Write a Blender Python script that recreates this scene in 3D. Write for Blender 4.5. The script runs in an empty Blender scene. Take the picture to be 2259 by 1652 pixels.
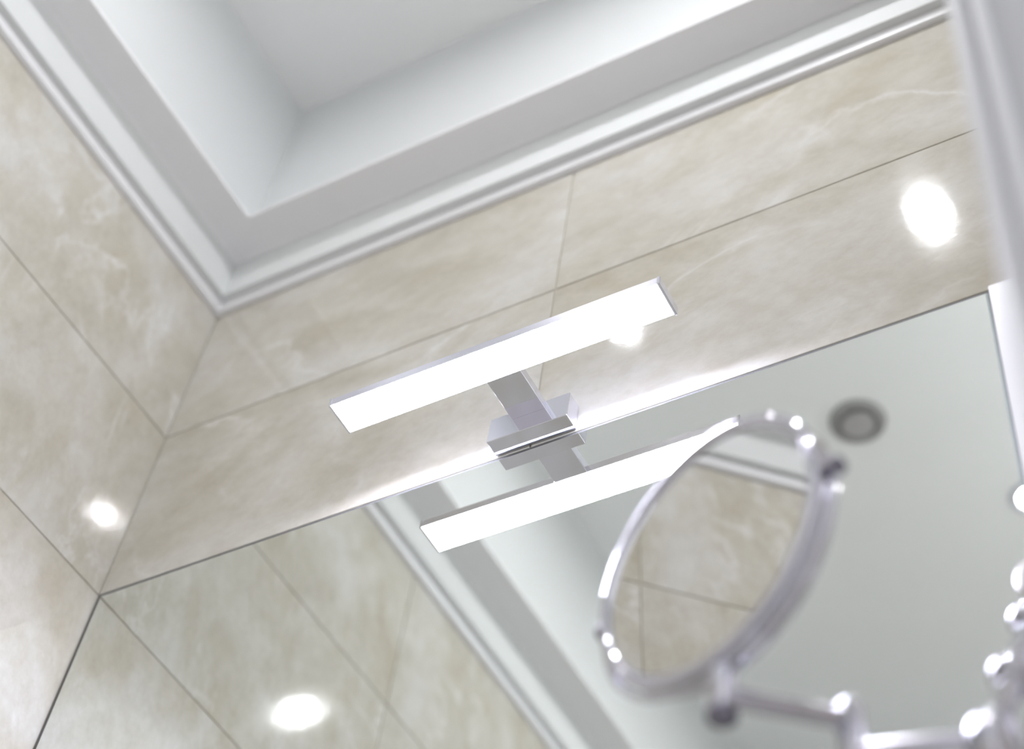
import bpy, bmesh, math, random
from mathutils import Vector, Matrix
random.seed(4)
S = bpy.context.scene
COL = S.collection
PI = math.pi

# ------------------------------------------------------------------ camera
cam_d = bpy.data.cameras.new('camera')
cam = bpy.data.objects.new('camera', cam_d)
COL.objects.link(cam)
RX = (0.870861, 0.478295, 0.113290)      # image right
RY = (-0.316313, 0.721753, -0.615646)    # image down
RZ = (-0.376228, 0.500307, 0.779837)     # viewing direction
CP = (1.297733, -0.976184, -1.370531)
cam.matrix_world = Matrix((
    (RX[0], -RY[0], -RZ[0], CP[0]),
    (RX[1], -RY[1], -RZ[1], CP[1]),
    (RX[2], -RY[2], -RZ[2], CP[2]),
    (0, 0, 0, 1)))
cam_d.sensor_width = 36.0
cam_d.sensor_fit = 'HORIZONTAL'
cam_d.lens = 36.0 * 3670.858 / 2259.0
cam_d.clip_start = 0.01
cam_d.dof.use_dof = True
cam_d.dof.focus_distance = 1.775
cam_d.dof.aperture_fstop = 2.3
S.camera = cam

# ------------------------------------------------------------------ light and exposure
W = bpy.data.worlds.new('world')
S.world = W
W.use_nodes = True
bg = W.node_tree.nodes['Background']
bg.inputs['Color'].default_value = (0.96, 0.97, 1.0, 1)
bg.inputs['Strength'].default_value = 0.18
DOWNLIGHT_POWER = 132.0        # emission strength of each recessed downlight lens
BAR_POWER = 14.0              # emission strength of the vanity bar diffuser
vs = S.view_settings
vs.view_transform = 'Standard'
vs.look = 'None'
vs.gamma = 1.0
vs.use_curve_mapping = False
vs.exposure = 2.98

# ------------------------------------------------------------------ helpers
def add_box(bm, x0, x1, y0, y1, z0, z1):
    vs_ = [bm.verts.new(p) for p in ((x0, y0, z0), (x1, y0, z0), (x1, y1, z0), (x0, y1, z0),
                                     (x0, y0, z1), (x1, y0, z1), (x1, y1, z1), (x0, y1, z1))]
    for f in ((0, 3, 2, 1), (4, 5, 6, 7), (0, 1, 5, 4), (1, 2, 6, 5), (2, 3, 7, 6), (3, 0, 4, 7)):
        bm.faces.new([vs_[i] for i in f])

def box_bm(*a, bevel=0.0, seg=2):
    bm = bmesh.new()
    add_box(bm, *a)
    if bevel:
        bmesh.ops.bevel(bm, geom=bm.edges[:], offset=bevel, segments=seg, profile=0.5, affect='EDGES')
    return bm

def frame_of(d):
    d = Vector(d).normalized()
    up = Vector((0, 0, 1)) if abs(d.z) < 0.95 else Vector((1, 0, 0))
    a = d.cross(up).normalized()
    b = d.cross(a).normalized()
    return d, a, b

def add_lathe(bm, origin, axis, prof, n=48, cap0=True, cap1=True):
    """prof: list of (radius, distance along the axis)"""
    d, a, b = frame_of(axis)
    o = Vector(origin)
    rings = []
    for r, h in prof:
        if r < 1e-6:
            rings.append([bm.verts.new(o + d * h)])
        else:
            rings.append([bm.verts.new(o + d * h + (a * math.cos(2 * PI * k / n) + b * math.sin(2 * PI * k / n)) * r)
                          for k in range(n)])
    for i in range(len(rings) - 1):
        r0, r1 = rings[i], rings[i + 1]
        for k in range(n):
            k2 = (k + 1) % n
            if len(r0) == 1 and len(r1) == 1:
                continue
            if len(r0) == 1:
                bm.faces.new((r0[0], r1[k2], r1[k]))
            elif len(r1) == 1:
                bm.faces.new((r0[k], r0[k2], r1[0]))
            else:
                bm.faces.new((r0[k], r0[k2], r1[k2], r1[k]))
    if cap0 and len(rings[0]) > 1:
        bm.faces.new(rings[0][::-1])
    if cap1 and len(rings[-1]) > 1:
        bm.faces.new(rings[-1])

def add_tube(bm, pts, r, n=16, cap=True, squash=None):
    """round (or flattened, squash=(ra, rb)) bar along a list of points"""
    pts = [Vector(p) for p in pts]
    rings = []
    prev_a = None
    for i, p in enumerate(pts):
        t = (pts[min(i + 1, len(pts) - 1)] - pts[max(i - 1, 0)]).normalized()
        if prev_a is None:
            _, a, b = frame_of(t)
        else:
            a = (prev_a - t * prev_a.dot(t)).normalized()
            b = t.cross(a)
        prev_a = a
        ra, rb = squash if squash else (r, r)
        rings.append([bm.verts.new(p + a * math.cos(2 * PI * k / n) * ra + b * math.sin(2 * PI * k / n) * rb)
                      for k in range(n)])
    for i in range(len(rings) - 1):
        for k in range(n):
            k2 = (k + 1) % n
            bm.faces.new((rings[i][k], rings[i][k2], rings[i + 1][k2], rings[i + 1][k]))
    if cap:
        bm.faces.new(rings[0][::-1])
        bm.faces.new(rings[-1])

def mesh_from(name, bm, mat, smooth=False, angle=35):
    bmesh.ops.recalc_face_normals(bm, faces=bm.faces[:])
    me = bpy.data.meshes.new(name)
    bm.to_mesh(me)
    bm.free()
    me.materials.append(mat)
    if smooth:
        for p in me.polygons:
            p.use_smooth = True
        try:
            me.set_sharp_from_angle(angle=math.radians(angle))
        except Exception:
            pass
    return me

def obj(name, bm, mat, parent=None, smooth=False, angle=35):
    o = bpy.data.objects.new(name, mesh_from(name, bm, mat, smooth, angle))
    COL.objects.link(o)
    if parent is not None:
        o.parent = parent
        o.matrix_parent_inverse = parent.matrix_world.inverted()
    return o

def struct(name, bm, mat, **k):
    o = obj(name, bm, mat, **k)
    o['kind'] = 'structure'
    return o

def thing(name, label, cat, loc, group=None):
    o = bpy.data.objects.new(name, None)
    COL.objects.link(o)
    o.empty_display_size = 0.02
    o.location = loc
    o.matrix_world = Matrix.Translation(loc)
    o['label'] = label
    o['category'] = cat
    if group:
        o['group'] = group
    return o

# ------------------------------------------------------------------ materials
def new_mat(name):
    m = bpy.data.materials.new(name)
    m.use_nodes = True
    nt = m.node_tree
    return m, nt, nt.nodes['Principled BSDF']

def plain(name, col, rough=0.5, metal=0.0, noise=0.0, scale=40.0, bump=0.0, spec=None):
    m, nt, b = new_mat(name)
    b.inputs['Roughness'].default_value = rough
    b.inputs['Metallic'].default_value = metal
    if spec is not None:
        b.inputs['Specular IOR Level'].default_value = spec
    tc = nt.nodes.new('ShaderNodeTexCoord')
    nz = nt.nodes.new('ShaderNodeTexNoise')
    nz.inputs['Scale'].default_value = scale
    nz.inputs['Detail'].default_value = 4
    nt.links.new(tc.outputs['Object'], nz.inputs['Vector'])
    mix = nt.nodes.new('ShaderNodeMix')
    mix.data_type = 'RGBA'
    c2 = tuple(max(0, c * (1 - noise)) for c in col)
    mix.inputs[6].default_value = (*col, 1)
    mix.inputs[7].default_value = (*c2, 1)
    nt.links.new(nz.outputs['Fac'], mix.inputs[0])
    nt.links.new(mix.outputs[2], b.inputs['Base Color'])
    if bump:
        bp = nt.nodes.new('ShaderNodeBump')
        bp.inputs['Strength'].default_value = bump
        bp.inputs['Distance'].default_value = 0.001
        nt.links.new(nz.outputs['Fac'], bp.inputs['Height'])
        nt.links.new(bp.outputs['Normal'], b.inputs['Normal'])
    return m

def emitter(name, col, strength):
    m, nt, b = new_mat(name)
    b.inputs['Base Color'].default_value = (0.9, 0.9, 0.9, 1)
    b.inputs['Roughness'].default_value = 0.4
    b.inputs['Emission Color'].default_value = (*col, 1)
    b.inputs['Emission Strength'].default_value = strength
    return m

def marble_mat():
    m, nt, b = new_mat('beige_marble_tile')
    N, L = nt.nodes, nt.links
    tc = N.new('ShaderNodeTexCoord')
    info = N.new('ShaderNodeObjectInfo')
    mul = N.new('ShaderNodeVectorMath'); mul.operation = 'SCALE'
    comb = N.new('ShaderNodeCombineXYZ')
    for i in range(3):
        L.new(info.outputs['Random'], comb.inputs[i])
    L.new(comb.outputs[0], mul.inputs[0]); mul.inputs['Scale'].default_value = 37.0
    add = N.new('ShaderNodeVectorMath'); add.operation = 'ADD'
    L.new(tc.outputs['Object'], add.inputs[0]); L.new(mul.outputs[0], add.inputs[1])
    # stretch the clouds along a slant, as in the photographed stone
    mp = N.new('ShaderNodeMapping')
    mp.inputs['Rotation'].default_value = (0.5, 0.6, 0.5)
    mp.inputs['Scale'].default_value = (1.0, 2.1, 1.4)
    L.new(add.outputs[0], mp.inputs['Vector'])

    def noise(scale, detail, rough, dist):
        n = N.new('ShaderNodeTexNoise')
        n.inputs['Scale'].default_value = scale
        n.inputs['Detail'].default_value = detail
        n.inputs['Roughness'].default_value = rough
        n.inputs['Distortion'].default_value = dist
        L.new(mp.outputs[0], n.inputs['Vector'])
        return n

    def ramp(src, stops):
        r = N.new('ShaderNodeValToRGB')
        while len(r.color_ramp.elements) > 1:
            r.color_ramp.elements.remove(r.color_ramp.elements[-1])
        r.color_ramp.elements[0].position = stops[0][0]
        r.color_ramp.elements[0].color = (*stops[0][1], 1)
        for p, c in stops[1:]:
            e = r.color_ramp.elements.new(p); e.color = (*c, 1)
        L.new(src, r.inputs['Fac'])
        return r

    def mix(fac, a, c, mode='MIX'):
        x = N.new('ShaderNodeMix'); x.data_type = 'RGBA'; x.blend_type = mode
        if isinstance(fac, float):
            x.inputs[0].default_value = fac
        else:
            L.new(fac, x.inputs[0])
        for s, i in ((a, 6), (c, 7)):
            if isinstance(s, tuple):
                x.inputs[i].default_value = (*s, 1)
            else:
                L.new(s, x.inputs[i])
        return x.outputs[2]

    clouds = noise(3.0, 8, 0.62, 0.35)
    base = ramp(clouds.outputs['Fac'], [(0.30, (0.495, 0.452, 0.365)), (0.43, (0.575, 0.548, 0.482)),
                                        (0.54, (0.635, 0.617, 0.572)), (0.72, (0.685, 0.675, 0.653))])
    patch = noise(5.0, 8, 0.68, 0.5)
    pr = ramp(patch.outputs['Fac'], [(0.50, (0, 0, 0)), (0.66, (1, 1, 1))])
    c1 = mix(pr.outputs['Color'], base.outputs['Color'], (0.51, 0.462, 0.36))
    # soft the patches
    c1 = mix(0.55, c1, base.outputs['Color'])
    # pale veins: thin ridge of a distorted noise
    vn = noise(1.9, 6, 0.55, 0.6)
    sub = N.new('ShaderNodeMath'); sub.operation = 'SUBTRACT'; L.new(vn.outputs['Fac'], sub.inputs[0]); sub.inputs[1].default_value = 0.5
    ab = N.new('ShaderNodeMath'); ab.operation = 'ABSOLUTE'; L.new(sub.outputs[0], ab.inputs[0])
    vr = ramp(ab.outputs[0], [(0.0, (1, 1, 1)), (0.008, (0.5, 0.5, 0.5)), (0.026, (0, 0, 0))])
    gate = noise(4.0, 2, 0.5, 0.0)
    gr = ramp(gate.outputs['Fac'], [(0.42, (0, 0, 0)), (0.62, (0.85, 0.85, 0.85))])
    vm = mix(1.0, vr.outputs['Color'], gr.outputs['Color'], 'MULTIPLY')
    c2 = mix(vm, c1, (0.74, 0.73, 0.71))
    # fine grain
    fine = noise(60, 4, 0.6, 0.3)
    fr = ramp(fine.outputs['Fac'], [(0.3, (0.93, 0.93, 0.925)), (0.7, (1.0, 1.0, 1.0))])
    c3 = mix(1.0, c2, fr.outputs['Color'], 'MULTIPLY')
    mid = noise(16, 7, 0.65, 0.2)
    mr = ramp(mid.outputs['Fac'], [(0.32, (0.915, 0.895, 0.87)), (0.50, (0.985, 0.98, 0.97)), (0.68, (1.03, 1.03, 1.035))])
    c3 = mix(1.0, c3, mr.outputs['Color'], 'MULTIPLY')
    L.new(c3, b.inputs['Base Color'])
    b.inputs['Roughness'].default_value = 0.055
    b.inputs['IOR'].default_value = 1.5
    wob = N.new('ShaderNodeTexNoise')
    wob.inputs['Scale'].default_value = 55
    wob.inputs['Detail'].default_value = 3
    L.new(add.outputs[0], wob.inputs['Vector'])
    bp = N.new('ShaderNodeBump')
    bp.inputs['Strength'].default_value = 0.04
    bp.inputs['Distance'].default_value = 0.002
    L.new(wob.outputs['Fac'], bp.inputs['Height'])
    L.new(bp.outputs['Normal'], b.inputs['Normal'])
    return m

M_tile = marble_mat()
M_grout = plain('beige_grout', (0.55, 0.51, 0.43), 0.7, noise=0.15, scale=80)
M_plaster = plain('white_plaster', (0.75, 0.765, 0.765), 0.75, noise=0.03, scale=6)
M_ceiling = plain('white_ceiling_paint', (0.89, 0.895, 0.885), 0.8, noise=0.03, scale=5)
M_cornice = plain('white_cornice_paint', (0.88, 0.88, 0.90), 0.4, noise=0.02, scale=20)
M_trim = plain('white_gloss_trim', (0.62, 0.62, 0.67), 0.3, noise=0.02, scale=20)
M_floor = plain('beige_floor_tile', (0.86, 0.85, 0.84), 0.3, noise=0.05, scale=6)
M_chrome = plain('polished_chrome', (0.64, 0.64, 0.71), 0.06, metal=1.0, noise=0.02, scale=10)
M_chrome_soft = plain('satin_chrome', (0.60, 0.59, 0.66), 0.16, metal=1.0, noise=0.02, scale=10)
M_mirror = plain('silvered_mirror', (0.835, 0.86, 0.838), 0.0, metal=1.0, noise=0.004, scale=3)
M_mag = plain('magnifier_mirror', (0.72, 0.72, 0.71), 0.0, metal=1.0, noise=0.004, scale=3)
M_edge = plain('polished_glass_edge', (0.62, 0.70, 0.68), 0.12, noise=0.1, scale=60)
M_diff = emitter('lit_bar_diffuser', (0.80, 0.81, 1.0), BAR_POWER)
M_lens = emitter('lit_downlight_lens', (0.965, 0.97, 1.0), DOWNLIGHT_POWER)
M_grey = plain('grey_vent_plastic', (0.45, 0.43, 0.43), 0.5, noise=0.1, scale=60)
M_greyd = plain('dark_vent_gap', (0.36, 0.35, 0.345), 0.7, noise=0.1, scale=60)
M_jamb = plain('pale_grey_door_paint', (0.33, 0.33, 0.35), 0.5, noise=0.02, scale=20)
M_lens_dim = emitter('dim_downlight_lens', (0.965, 0.97, 1.0), DOWNLIGHT_POWER * 0.12)
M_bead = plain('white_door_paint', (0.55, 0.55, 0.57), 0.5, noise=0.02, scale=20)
M_gap_shade = plain('gap_shade_grey', (0.16, 0.16, 0.165), 0.6, noise=0.1, scale=60)  # shade of the mirror's edge gaps, put into the colour
M_lamp = plain('bright_chrome', (0.84, 0.84, 0.93), 0.05, metal=1.0, noise=0.02, scale=10)
M_pin = plain('dark_chrome', (0.22, 0.21, 0.26), 0.2, metal=1.0, noise=0.05, scale=30)
M_stem = plain('matt_nickel', (0.50, 0.48, 0.47), 0.36, metal=1.0, noise=0.05, scale=30)
M_body = plain('brushed_aluminium', (0.84, 0.83, 0.92), 0.24, metal=1.0, noise=0.03, scale=30)
M_dark = plain('dark_rubber', (0.05, 0.045, 0.06), 0.5, noise=0.1, scale=60)

# ------------------------------------------------------------------ room shell
XR = 1.22            # inner face of the right wall
YF = -2.05           # inner face of the front wall (behind the camera)
ZF = -2.05           # floor
ZC = 1.16            # ceiling
T = 0.009            # tile thickness
JY = -0.50           # door jamb

bm = bmesh.new(); add_box(bm, -0.15, XR + 0.15, YF - 0.15, 0.15, ZF - 0.1, ZF); floor = struct('floor', bm, M_floor)
bm = bmesh.new(); add_box(bm, -0.15, XR + 0.15, YF - 0.15, 0.15, ZC, ZC + 0.1); ceiling = struct('ceiling', bm, M_ceiling)
bm = bmesh.new(); add_box(bm, -0.15, XR + 0.15, 0.0020, 0.15, ZF, ZC); wall_back = struct('wall_back', bm, M_grout)
bm = bmesh.new(); add_box(bm, -0.15, -0.0020, YF - 0.15, 0.0020, ZF, ZC); wall_left = struct('wall_left', bm, M_grout)
bm = bmesh.new(); add_box(bm, -T, XR + 0.15, YF - 0.15, YF - T, ZF, ZC); wall_front = struct('wall_front', bm, M_grout)
# right wall with the doorway the photograph is taken through
bm = bmesh.new()
add_box(bm, XR + T, XR + 0.13, JY + 0.03, T, ZF, ZC)
add_box(bm, XR + T, XR + 0.13, YF - T, -1.45, ZF, ZC)
add_box(bm, XR + T, XR + 0.13, -1.45, JY + 0.03, -0.02, ZC)
wall_right = struct('wall_right', bm, M_plaster)

# plastered upper walls above the cornice
P = 0.02
obj('plaster_panel', box_bm(-T, XR + T, -P, T, 0.60, ZC), M_plaster, wall_back)
obj('plaster_panel', box_bm(-T, P, YF - T, -P, 0.60, ZC), M_plaster, wall_left)
obj('plaster_panel', box_bm(P, XR + T, YF - T, YF + P, 0.60, ZC), M_plaster, wall_front)
obj('plaster_panel', box_bm(XR - P, XR + T, YF + P, -P, 0.60, ZC), M_plaster, wall_right)

# tiles: 600 x 300 mm, every one its own piece, joints left open down to the grout
G = 0.0011
tile_cache = {}
def tile(axis, c0, c1, z0, z1, parent, plane):
    """axis 'y': tile on a wall facing -y/+y spanning x; axis 'x': on a wall facing +-x spanning y"""
    w, h = round(c1 - c0 - 2 * G, 4), round(z1 - z0 - 2 * G, 4)
    key = (axis, w, h)
    if key not in tile_cache:
        if axis == 'y':
            b_ = box_bm(-w / 2, w / 2, -T / 2, T / 2, -h / 2, h / 2, bevel=0.0008, seg=2)
        else:
            b_ = box_bm(-T / 2, T / 2, -w / 2, w / 2, -h / 2, h / 2, bevel=0.0008, seg=2)
        tile_cache[key] = mesh_from('tile', b_, M_tile)
    o = bpy.data.objects.new('tile', tile_cache[key])
    COL.objects.link(o)
    o.location = ((c0 + c1) / 2, plane, (z0 + z1) / 2) if axis == 'y' else (plane, (c0 + c1) / 2, (z0 + z1) / 2)
    o.parent = parent
    return o

rows = [(-2.05, -1.8)] + [(-1.8 + 0.3 * k, -1.5 + 0.3 * k) for k in range(8)]
seam = 0.6055
for z0, z1 in rows:
    # back wall: the mirror stands in the place of the tiles from z = -1.2 up to z = 0
    if z1 <= -1.19 or z0 >= -0.001:
        for a, c in ((-G, seam), (seam, XR)):
            tile('y', a, c, z0, z1, wall_back, T / 2)
    for a, c in ((-0.587, G), (-1.187, -0.587), (-1.787, -1.187), (YF, -1.787)):
        tile('x', a, c, z0, z1, wall_left, -T / 2)
    for a, c in ((0, 0.6), (0.6, XR)):
        tile('y', a, c, z0, z1, wall_front, YF - T / 2)
    tile('x', JY + 0.03, 0, z0, z1, wall_right, XR + T / 2)
    tile('x', YF, -1.48, z0, z1, wall_right, XR + T / 2)

# cornice: moulded profile (offset from wall, height), mitred at the corners
CP_ = [(0.0, 0.5780), (0.0050, 0.5782), (0.0085, 0.5805), (0.0092, 0.5840), (0.0078, 0.5855), (0.0074, 0.5868), (0.0088, 0.5880)]
for k in range(9):                                   # fascia running into a tight concave cove
    t = k / 8 * PI / 2
    CP_.append((0.0105 + 0.024 * (1 - math.cos(t)), 0.660 + 0.024 * math.sin(t)))
CP_ += [(0.060, 0.6865), (0.0800, 0.6900), (0.0812, 0.6935), (0.0800, 0.6970), (0.0, 0.7200)]
def cornice(name, side):
    b_ = bmesh.new()
    ra, rb = [], []
    for o, z in CP_:
        if side == 'back':
            pa, pb = (o, -o, z), (XR - o, -o, z)
        elif side == 'left':
            pa, pb = (o, -o, z), (o, YF + o, z)
        elif side == 'right':
            pa, pb = (XR - o, -o, z), (XR - o, YF + o, z)
        else:
            pa, pb = (o, YF + o, z), (XR - o, YF + o, z)
        ra.append(b_.verts.new(pa)); rb.append(b_.verts.new(pb))
    n = len(CP_)
    for i in range(n):
        j = (i + 1) % n
        b_.faces.new((ra[i], ra[j], rb[j], rb[i]))
    b_.faces.new(ra[::-1]); b_.faces.new(rb)
    return struct(name, b_, M_cornice, smooth=True, angle=30)
cornice('trim_1', 'back'); cornice('trim_2', 'left'); cornice('trim_3', 'right'); cornice('trim_4', 'front')

# white filler strip between the mirror and the right wall
struct('trim_5', box_bm(1.1185, XR, -0.006, T, -1.2, -0.001, bevel=0.0008), M_trim)

# door frame in the foreground: white bead on the room side, pale grey flat beyond it
def upright(name, prof, mat):
    b_ = bmesh.new()
    lo = [b_.verts.new((x, y, ZF)) for x, y in prof]
    hi = [b_.verts.new((x, y, -0.02)) for x, y in prof]
    for i in range(len(prof)):
        j = (i + 1) % len(prof)
        b_.faces.new((lo[i], lo[j], hi[j], hi[i]))
    b_.faces.new(lo[::-1]); b_.faces.new(hi)
    return struct(name, b_, mat, smooth=True, angle=40)
upright('trim_6', [(1.2165, -0.487), (1.2165, -0.4960), (1.2180, -0.4990), (1.2215, -0.5000), (1.2245, -0.4985), (1.2265, -0.4950),
                   (1.2275, -0.4915), (1.2285, -0.4915), (1.2295, -0.4950), (1.2315, -0.4985), (1.2345, -0.4995), (1.2375, -0.4985),
                   (1.2395, -0.4950), (1.2400, -0.4900), (1.2400, -0.470), (1.2165, -0.470)], M_bead)
upright('trim_7', [(1.2400, -0.4935), (1.3500, -0.4935), (1.3500, -0.470), (1.2400, -0.470)], M_jamb)

# ------------------------------------------------------------------ wall mirror
wm = thing('wall_mirror', 'large frameless wall mirror filling the wall below the bar light', 'mirror', (0.56, 0.0, -1.2))
MX0, MX1, MZ0, MZ1 = 0.0035, 1.1165, -1.197, -0.0028
bv = 0.0022
b_ = bmesh.new()
f0 = [b_.verts.new(p) for p in ((MX0 + bv, -0.0008, MZ0 + bv), (MX1 - bv, -0.0008, MZ0 + bv), (MX1 - bv, -0.0008, MZ1 - bv), (MX0 + bv, -0.0008, MZ1 - bv))]
b_.faces.new(f0)
obj('reflective_face', b_, M_mirror, wm)
obj('gap_shade_strip', box_bm(0.0001, 1.1180, 0.0007, 0.0050, -1.1990, -0.0002), M_gap_shade, wm)  # dark strip added behind the glass to paint the shade in its edge gaps
b_ = bmesh.new()
A = [b_.verts.new(p) for p in ((MX0 + bv, -0.0008, MZ0 + bv), (MX1 - bv, -0.0008, MZ0 + bv), (MX1 - bv, -0.0008, MZ1 - bv), (MX0 + bv, -0.0008, MZ1 - bv))]
B = [b_.verts.new(p) for p in ((MX0, 0.0008, MZ0), (MX1, 0.0008, MZ0), (MX1, 0.0008, MZ1), (MX0, 0.0008, MZ1))]
D = [b_.verts.new(p) for p in ((MX0, 0.006, MZ0), (MX1, 0.006, MZ0), (MX1, 0.006, MZ1), (MX0, 0.006, MZ1))]
for i in range(4):
    j = (i + 1) % 4
    b_.faces.new((A[i], A[j], B[j], B[i])); b_.faces.new((B[i], B[j], D[j], D[i]))
b_.faces.new(D)
obj('bevelled_edge', b_, M_edge, wm)

# ------------------------------------------------------------------ bar light above the mirror
lamp = thing('bar_light', 'slim chrome bar light with glowing white diffuser above the wall mirror', 'wall light', (0.6135, 0.0, 0.0225))
BX0, BX1, BY0, BY1, BZ0, BZ1 = 0.4155, 0.8165, -0.1222, -0.0795, 0.0290, 0.0395
obj('mount_box', box_bm(0.5633, 0.6632, -0.0231, -0.0012, 0.0030, 0.0418, bevel=0.0007), M_lamp, lamp)
obj('arm', box_bm(0.5920, 0.6340, -0.0800, -0.0228, 0.0285, 0.0402, bevel=0.0006), M_lamp, lamp)
# body: shallow channel, open below
b_ = bmesh.new()
wl = 0.0014
add_box(b_, BX0, BX1, BY0, BY1, BZ1 - 0.002, BZ1)
add_box(b_, BX0, BX1, BY0, BY0 + wl, BZ0 - 0.0006, BZ1 - 0.002)
add_box(b_, BX0, BX1, BY1 - wl, BY1, BZ0 - 0.0006, BZ1 - 0.002)
obj('body', b_, M_body, lamp)
obj('diffuser', box_bm(BX0, BX1, BY0 + wl, BY1 - wl, BZ0 - 0.0018, BZ1 - 0.0025), M_diff, lamp)
for xa, xb in ((BX0 - 0.0032, BX0 + 0.0002), (BX1 - 0.0002, BX1 + 0.0032)):
    e = obj('end_cap', box_bm(xa, xb, BY0 - 0.0008, BY1 + 0.0008, BZ0 - 0.0020, BZ1 + 0.0008, bevel=0.0008), M_lamp, lamp)

# ------------------------------------------------------------------ swivel magnifying mirror
n = Vector((-0.3675, -0.9288, -0.048)).normalized()      # the way the glass faces
cg = Vector((0.9475, -0.2601, -0.5422))                  # centre of the glass
ax = Vector((-0.9299, 0.3679, 0.0)).normalized()         # pivot axis (level)
dn = n.cross(ax).normalized()
if dn.z > 0: dn = -dn                                    # down, in the plane of the glass
mag = thing('magnifying_mirror', 'round chrome swivel magnifying mirror on a jointed arm in front of the wall mirror', 'mirror',
            (1.0885, -0.002, -0.55))
RG = 0.0975
b_ = bmesh.new()
add_lathe(b_, cg - n * 0.0006, -n, [(0, 0.0), (RG + 0.001, 0.0), (RG + 0.001, 0.002), (0, 0.002)], n=96)
obj('glass', b_, M_mag, mag)
# chrome drum: front bead, waist, rear bead (ring, open in the middle)
prof = []
def arc(c_r, c_h, r, a0, a1, k=8):
    return [(c_r + r * math.cos(math.radians(a0 + (a1 - a0) * i / k)), c_h + r * math.sin(math.radians(a0 + (a1 - a0) * i / k))) for i in range(k + 1)]
prof = [(RG - 0.0006, 0.003), (RG - 0.0006, -0.0008)] + arc(RG + 0.0046, 0.0016, 0.0050, 200, 400) \
     + [(RG + 0.0070, 0.0065), (RG + 0.0066, 0.0095), (RG + 0.0072, 0.0125)] + arc(RG + 0.0042, 0.0165, 0.0042, -40, 110) + [(RG - 0.003, 0.0202), (0.0, 0.0202)]
b_ = bmesh.new()
add_lathe(b_, cg, -n, prof, n=128, cap0=False, cap1=False)
obj('rim', b_, M_chrome, mag, smooth=True, angle=50)
back_c = cg - n * 0.0204
b_ = bmesh.new()
add_lathe(b_, back_c, -n, [(0, 0), (RG - 0.004, 0.0), (RG - 0.004, 0.0008), (0, 0.0008)], n=96)
obj('rear_glass', b_, M_mag, mag)
# pivots
pc = cg - n * 0.0095
for s in (-1, 1):
    b_ = bmesh.new()
    add_lathe(b_, pc + ax * s * (RG + 0.0066), ax * s,
              [(0.0045, 0), (0.0045, 0.0075), (0.0062, 0.0080), (0.0068, 0.0105), (0.0058, 0.0135), (0.0030, 0.0150), (0, 0.0152)], n=24)
    obj('pivot_pin', b_, M_pin, mag, smooth=True, angle=50)
# yoke: half ring from pivot to pivot, below and behind the drum
RY_ = RG + 0.0140
pts = [pc + ax * (-RY_ * math.cos(t)) + Vector((0, 0, -1)) * (RY_ * math.sin(t)) for t in [PI * i / 48 for i in range(49)]]
b_ = bmesh.new()
add_tube(b_, pts, 0.0026, n=12)
obj('yoke', b_, M_chrome, mag, smooth=True, angle=50)
# post under the yoke, two arms, knuckle and wall plate
px, py = pc.x + 0.008, pc.y
zb = pc.z - RY_ + 0.005
b_ = bmesh.new()
add_lathe(b_, (px, py, zb + 0.005), (0, 0, -1), [(0.0, -0.004), (0.005, -0.002), (0.0066, 0.002), (0.0074, 0.006), (0.0088, 0.008),
                                                (0.0092, 0.012), (0.0092, 0.036), (0.0080, 0.039), (0.004, 0.0405), (0, 0.041)], n=32)
post = obj('post', b_, M_chrome, mag, smooth=True, angle=50)
b_ = bmesh.new()
add_lathe(b_, (px, py, zb - 0.0355), (0, 0, -1), [(0, 0), (0.0094, 0.0), (0.0100, 0.002), (0.0098, 0.006), (0.006, 0.009), (0, 0.0098)], n=32)
obj('post_cap', b_, M_pin, mag, smooth=True, angle=50)
z1 = -0.672; z2 = -0.698
j2 = Vector((1.0235, -0.2020, 0)); j3 = Vector((1.1060, -0.1860, 0))
def rod(name, p, q, r):
    b2 = bmesh.new(); add_tube(b2, [p, p.lerp(q, .5), q], r, n=20)
    return obj(name, b2, M_chrome_soft, mag, smooth=True, angle=50)
rod('arm', Vector((px, py, z1)), Vector((j2.x, j2.y, z1)), 0.0068)
rod('arm', Vector((j2.x, j2.y, z2)), Vector((j3.x, j3.y, z2)), 0.0068)
b_ = bmesh.new()
add_lathe(b_, (j2.x, j2.y, -0.6565), (0, 0, -1), [(0, 0), (0.004, 0.0006), (0.0074, 0.003), (0.0092, 0.007), (0.0092, 0.050),
                                                  (0.0080, 0.054), (0.004, 0.056), (0, 0.0563)], n=32)
obj('hinge', b_, M_chrome, mag, smooth=True, angle=50)
b_ = bmesh.new()
add_lathe(b_, (j3.x, j3.y, -0.681), (0, 0, -1), [(0, 0), (0.007, 0.001), (0.013, 0.005), (0.0165, 0.012), (0.0170, 0.020), (0.0170, 0.052),
                                                 (0.014, 0.058), (0.006, 0.061), (0, 0.0613)], n=40)
obj('hinge', b_, M_chrome, mag, smooth=True, angle=50)
# ringed stem rising from the last hinge to a round wall plate on the mirror
sa = Vector((j3.x + 0.004, j3.y + 0.004, -0.682)); sb = Vector((1.1240, -0.0160, -0.405))
sd = (sb - sa); sl = sd.length
prof = [(0.0, 0.0), (0.0085, 0.001)]
for f in (0.24, 0.60):
    prof += [(0.0085, sl * f - 0.0135)] + [(0.0040 + 0.0120 * math.cos(a * PI / 12), sl * f + 0.0135 * math.sin(a * PI / 12)) for a in range(-5, 6)] + [(0.0085, sl * f + 0.0135)]
prof += [(0.0085, sl), (0.0, sl)]
b_ = bmesh.new()
add_lathe(b_, sa, sd, prof, n=40)
obj('stem', b_, M_chrome, mag, smooth=True, angle=50)
b_ = bmesh.new()
add_lathe(b_, (1.1240, -0.0065, -0.400), (0, -1, 0), [(0, 0), (0.027, 0.0), (0.028, 0.002), (0.026, 0.005), (0.020, 0.0075), (0, 0.009)], n=48)
obj('wall_plate', b_, M_stem, mag, smooth=True, angle=50)

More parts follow.
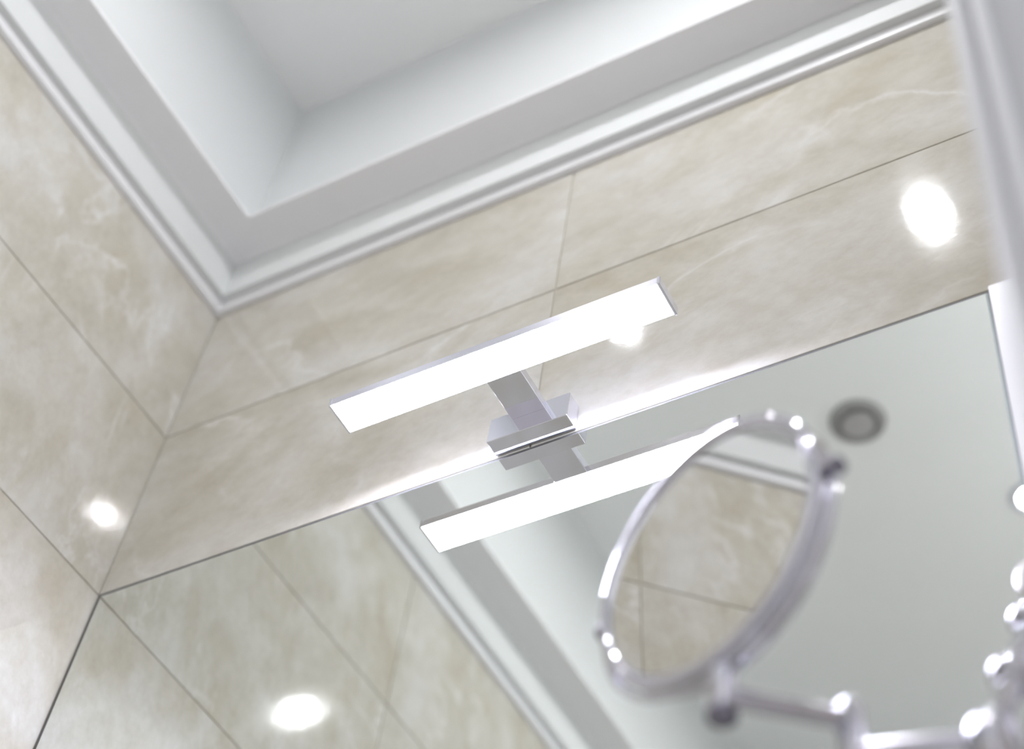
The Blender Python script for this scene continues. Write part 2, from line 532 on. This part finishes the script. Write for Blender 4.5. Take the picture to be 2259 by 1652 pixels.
# ------------------------------------------------------------------ ceiling fittings
GROUP = 'recessed downlights in the ceiling'
def downlight(x, y, label, lens=None):
    t = thing('downlight', label, 'ceiling light', (x, y, ZC), GROUP)
    b1 = bmesh.new()
    add_lathe(b1, (x, y, ZC), (0, 0, -1), [(0.0272, 0.0), (0.045, 0.0), (0.0465, 0.0015), (0.044, 0.0035), (0.0315, 0.0045), (0.0272, 0.0030), (0.0272, 0.0)], n=48, cap0=False, cap1=False)
    obj('trim_ring', b1, M_trim, t, smooth=True)
    b1 = bmesh.new()
    add_lathe(b1, (x, y, ZC), (0, 0, -1), [(0.0270, 0.0003), (0.0270, 0.0015), (0.022, 0.0022), (0, 0.0026)], n=48)
    obj('lens', b1, lens or M_lens, t, smooth=True)
    return t
downlight(0.9276, -0.6263, 'round lit downlight mirrored in the tile at the upper right')
downlight(0.3270, -0.6280, 'round dimmer downlight mirrored in the tile just under the bar light', M_lens_dim)
downlight(0.8800, -1.3360, 'round lit downlight mirrored at the lower left of the wall mirror')

vent = thing('ceiling_vent', 'round grey ceiling vent seen dark in the upper right of the wall mirror', 'vent', (0.6407, -1.0208, ZC))
vx, vy = 0.6407, -1.0208
b_ = bmesh.new()
add_lathe(b_, (vx, vy, ZC), (0, 0, -1), [(0.036, 0.001), (0.036, 0.006), (0.042, 0.010), (0.050, 0.008), (0.054, 0.004), (0.055, 0.0), (0.036, 0.0)], n=48, cap0=False, cap1=False)
obj('flange', b_, M_greyd, vent, smooth=True)
b_ = bmesh.new()
add_lathe(b_, (vx, vy, ZC), (0, 0, -1), [(0.0362, 0.0004), (0.0362, 0.0012), (0, 0.0014)], n=48)
obj('duct', b_, M_greyd, vent)
b_ = bmesh.new()
add_lathe(b_, (vx, vy, ZC), (0, 0, -1), [(0.006, 0.0012), (0.006, 0.009), (0.029, 0.0100), (0.031, 0.0120), (0.029, 0.0150), (0.015, 0.0175), (0, 0.0182)], n=48, cap0=True)
obj('cover_disc', b_, M_grey, vent, smooth=True)
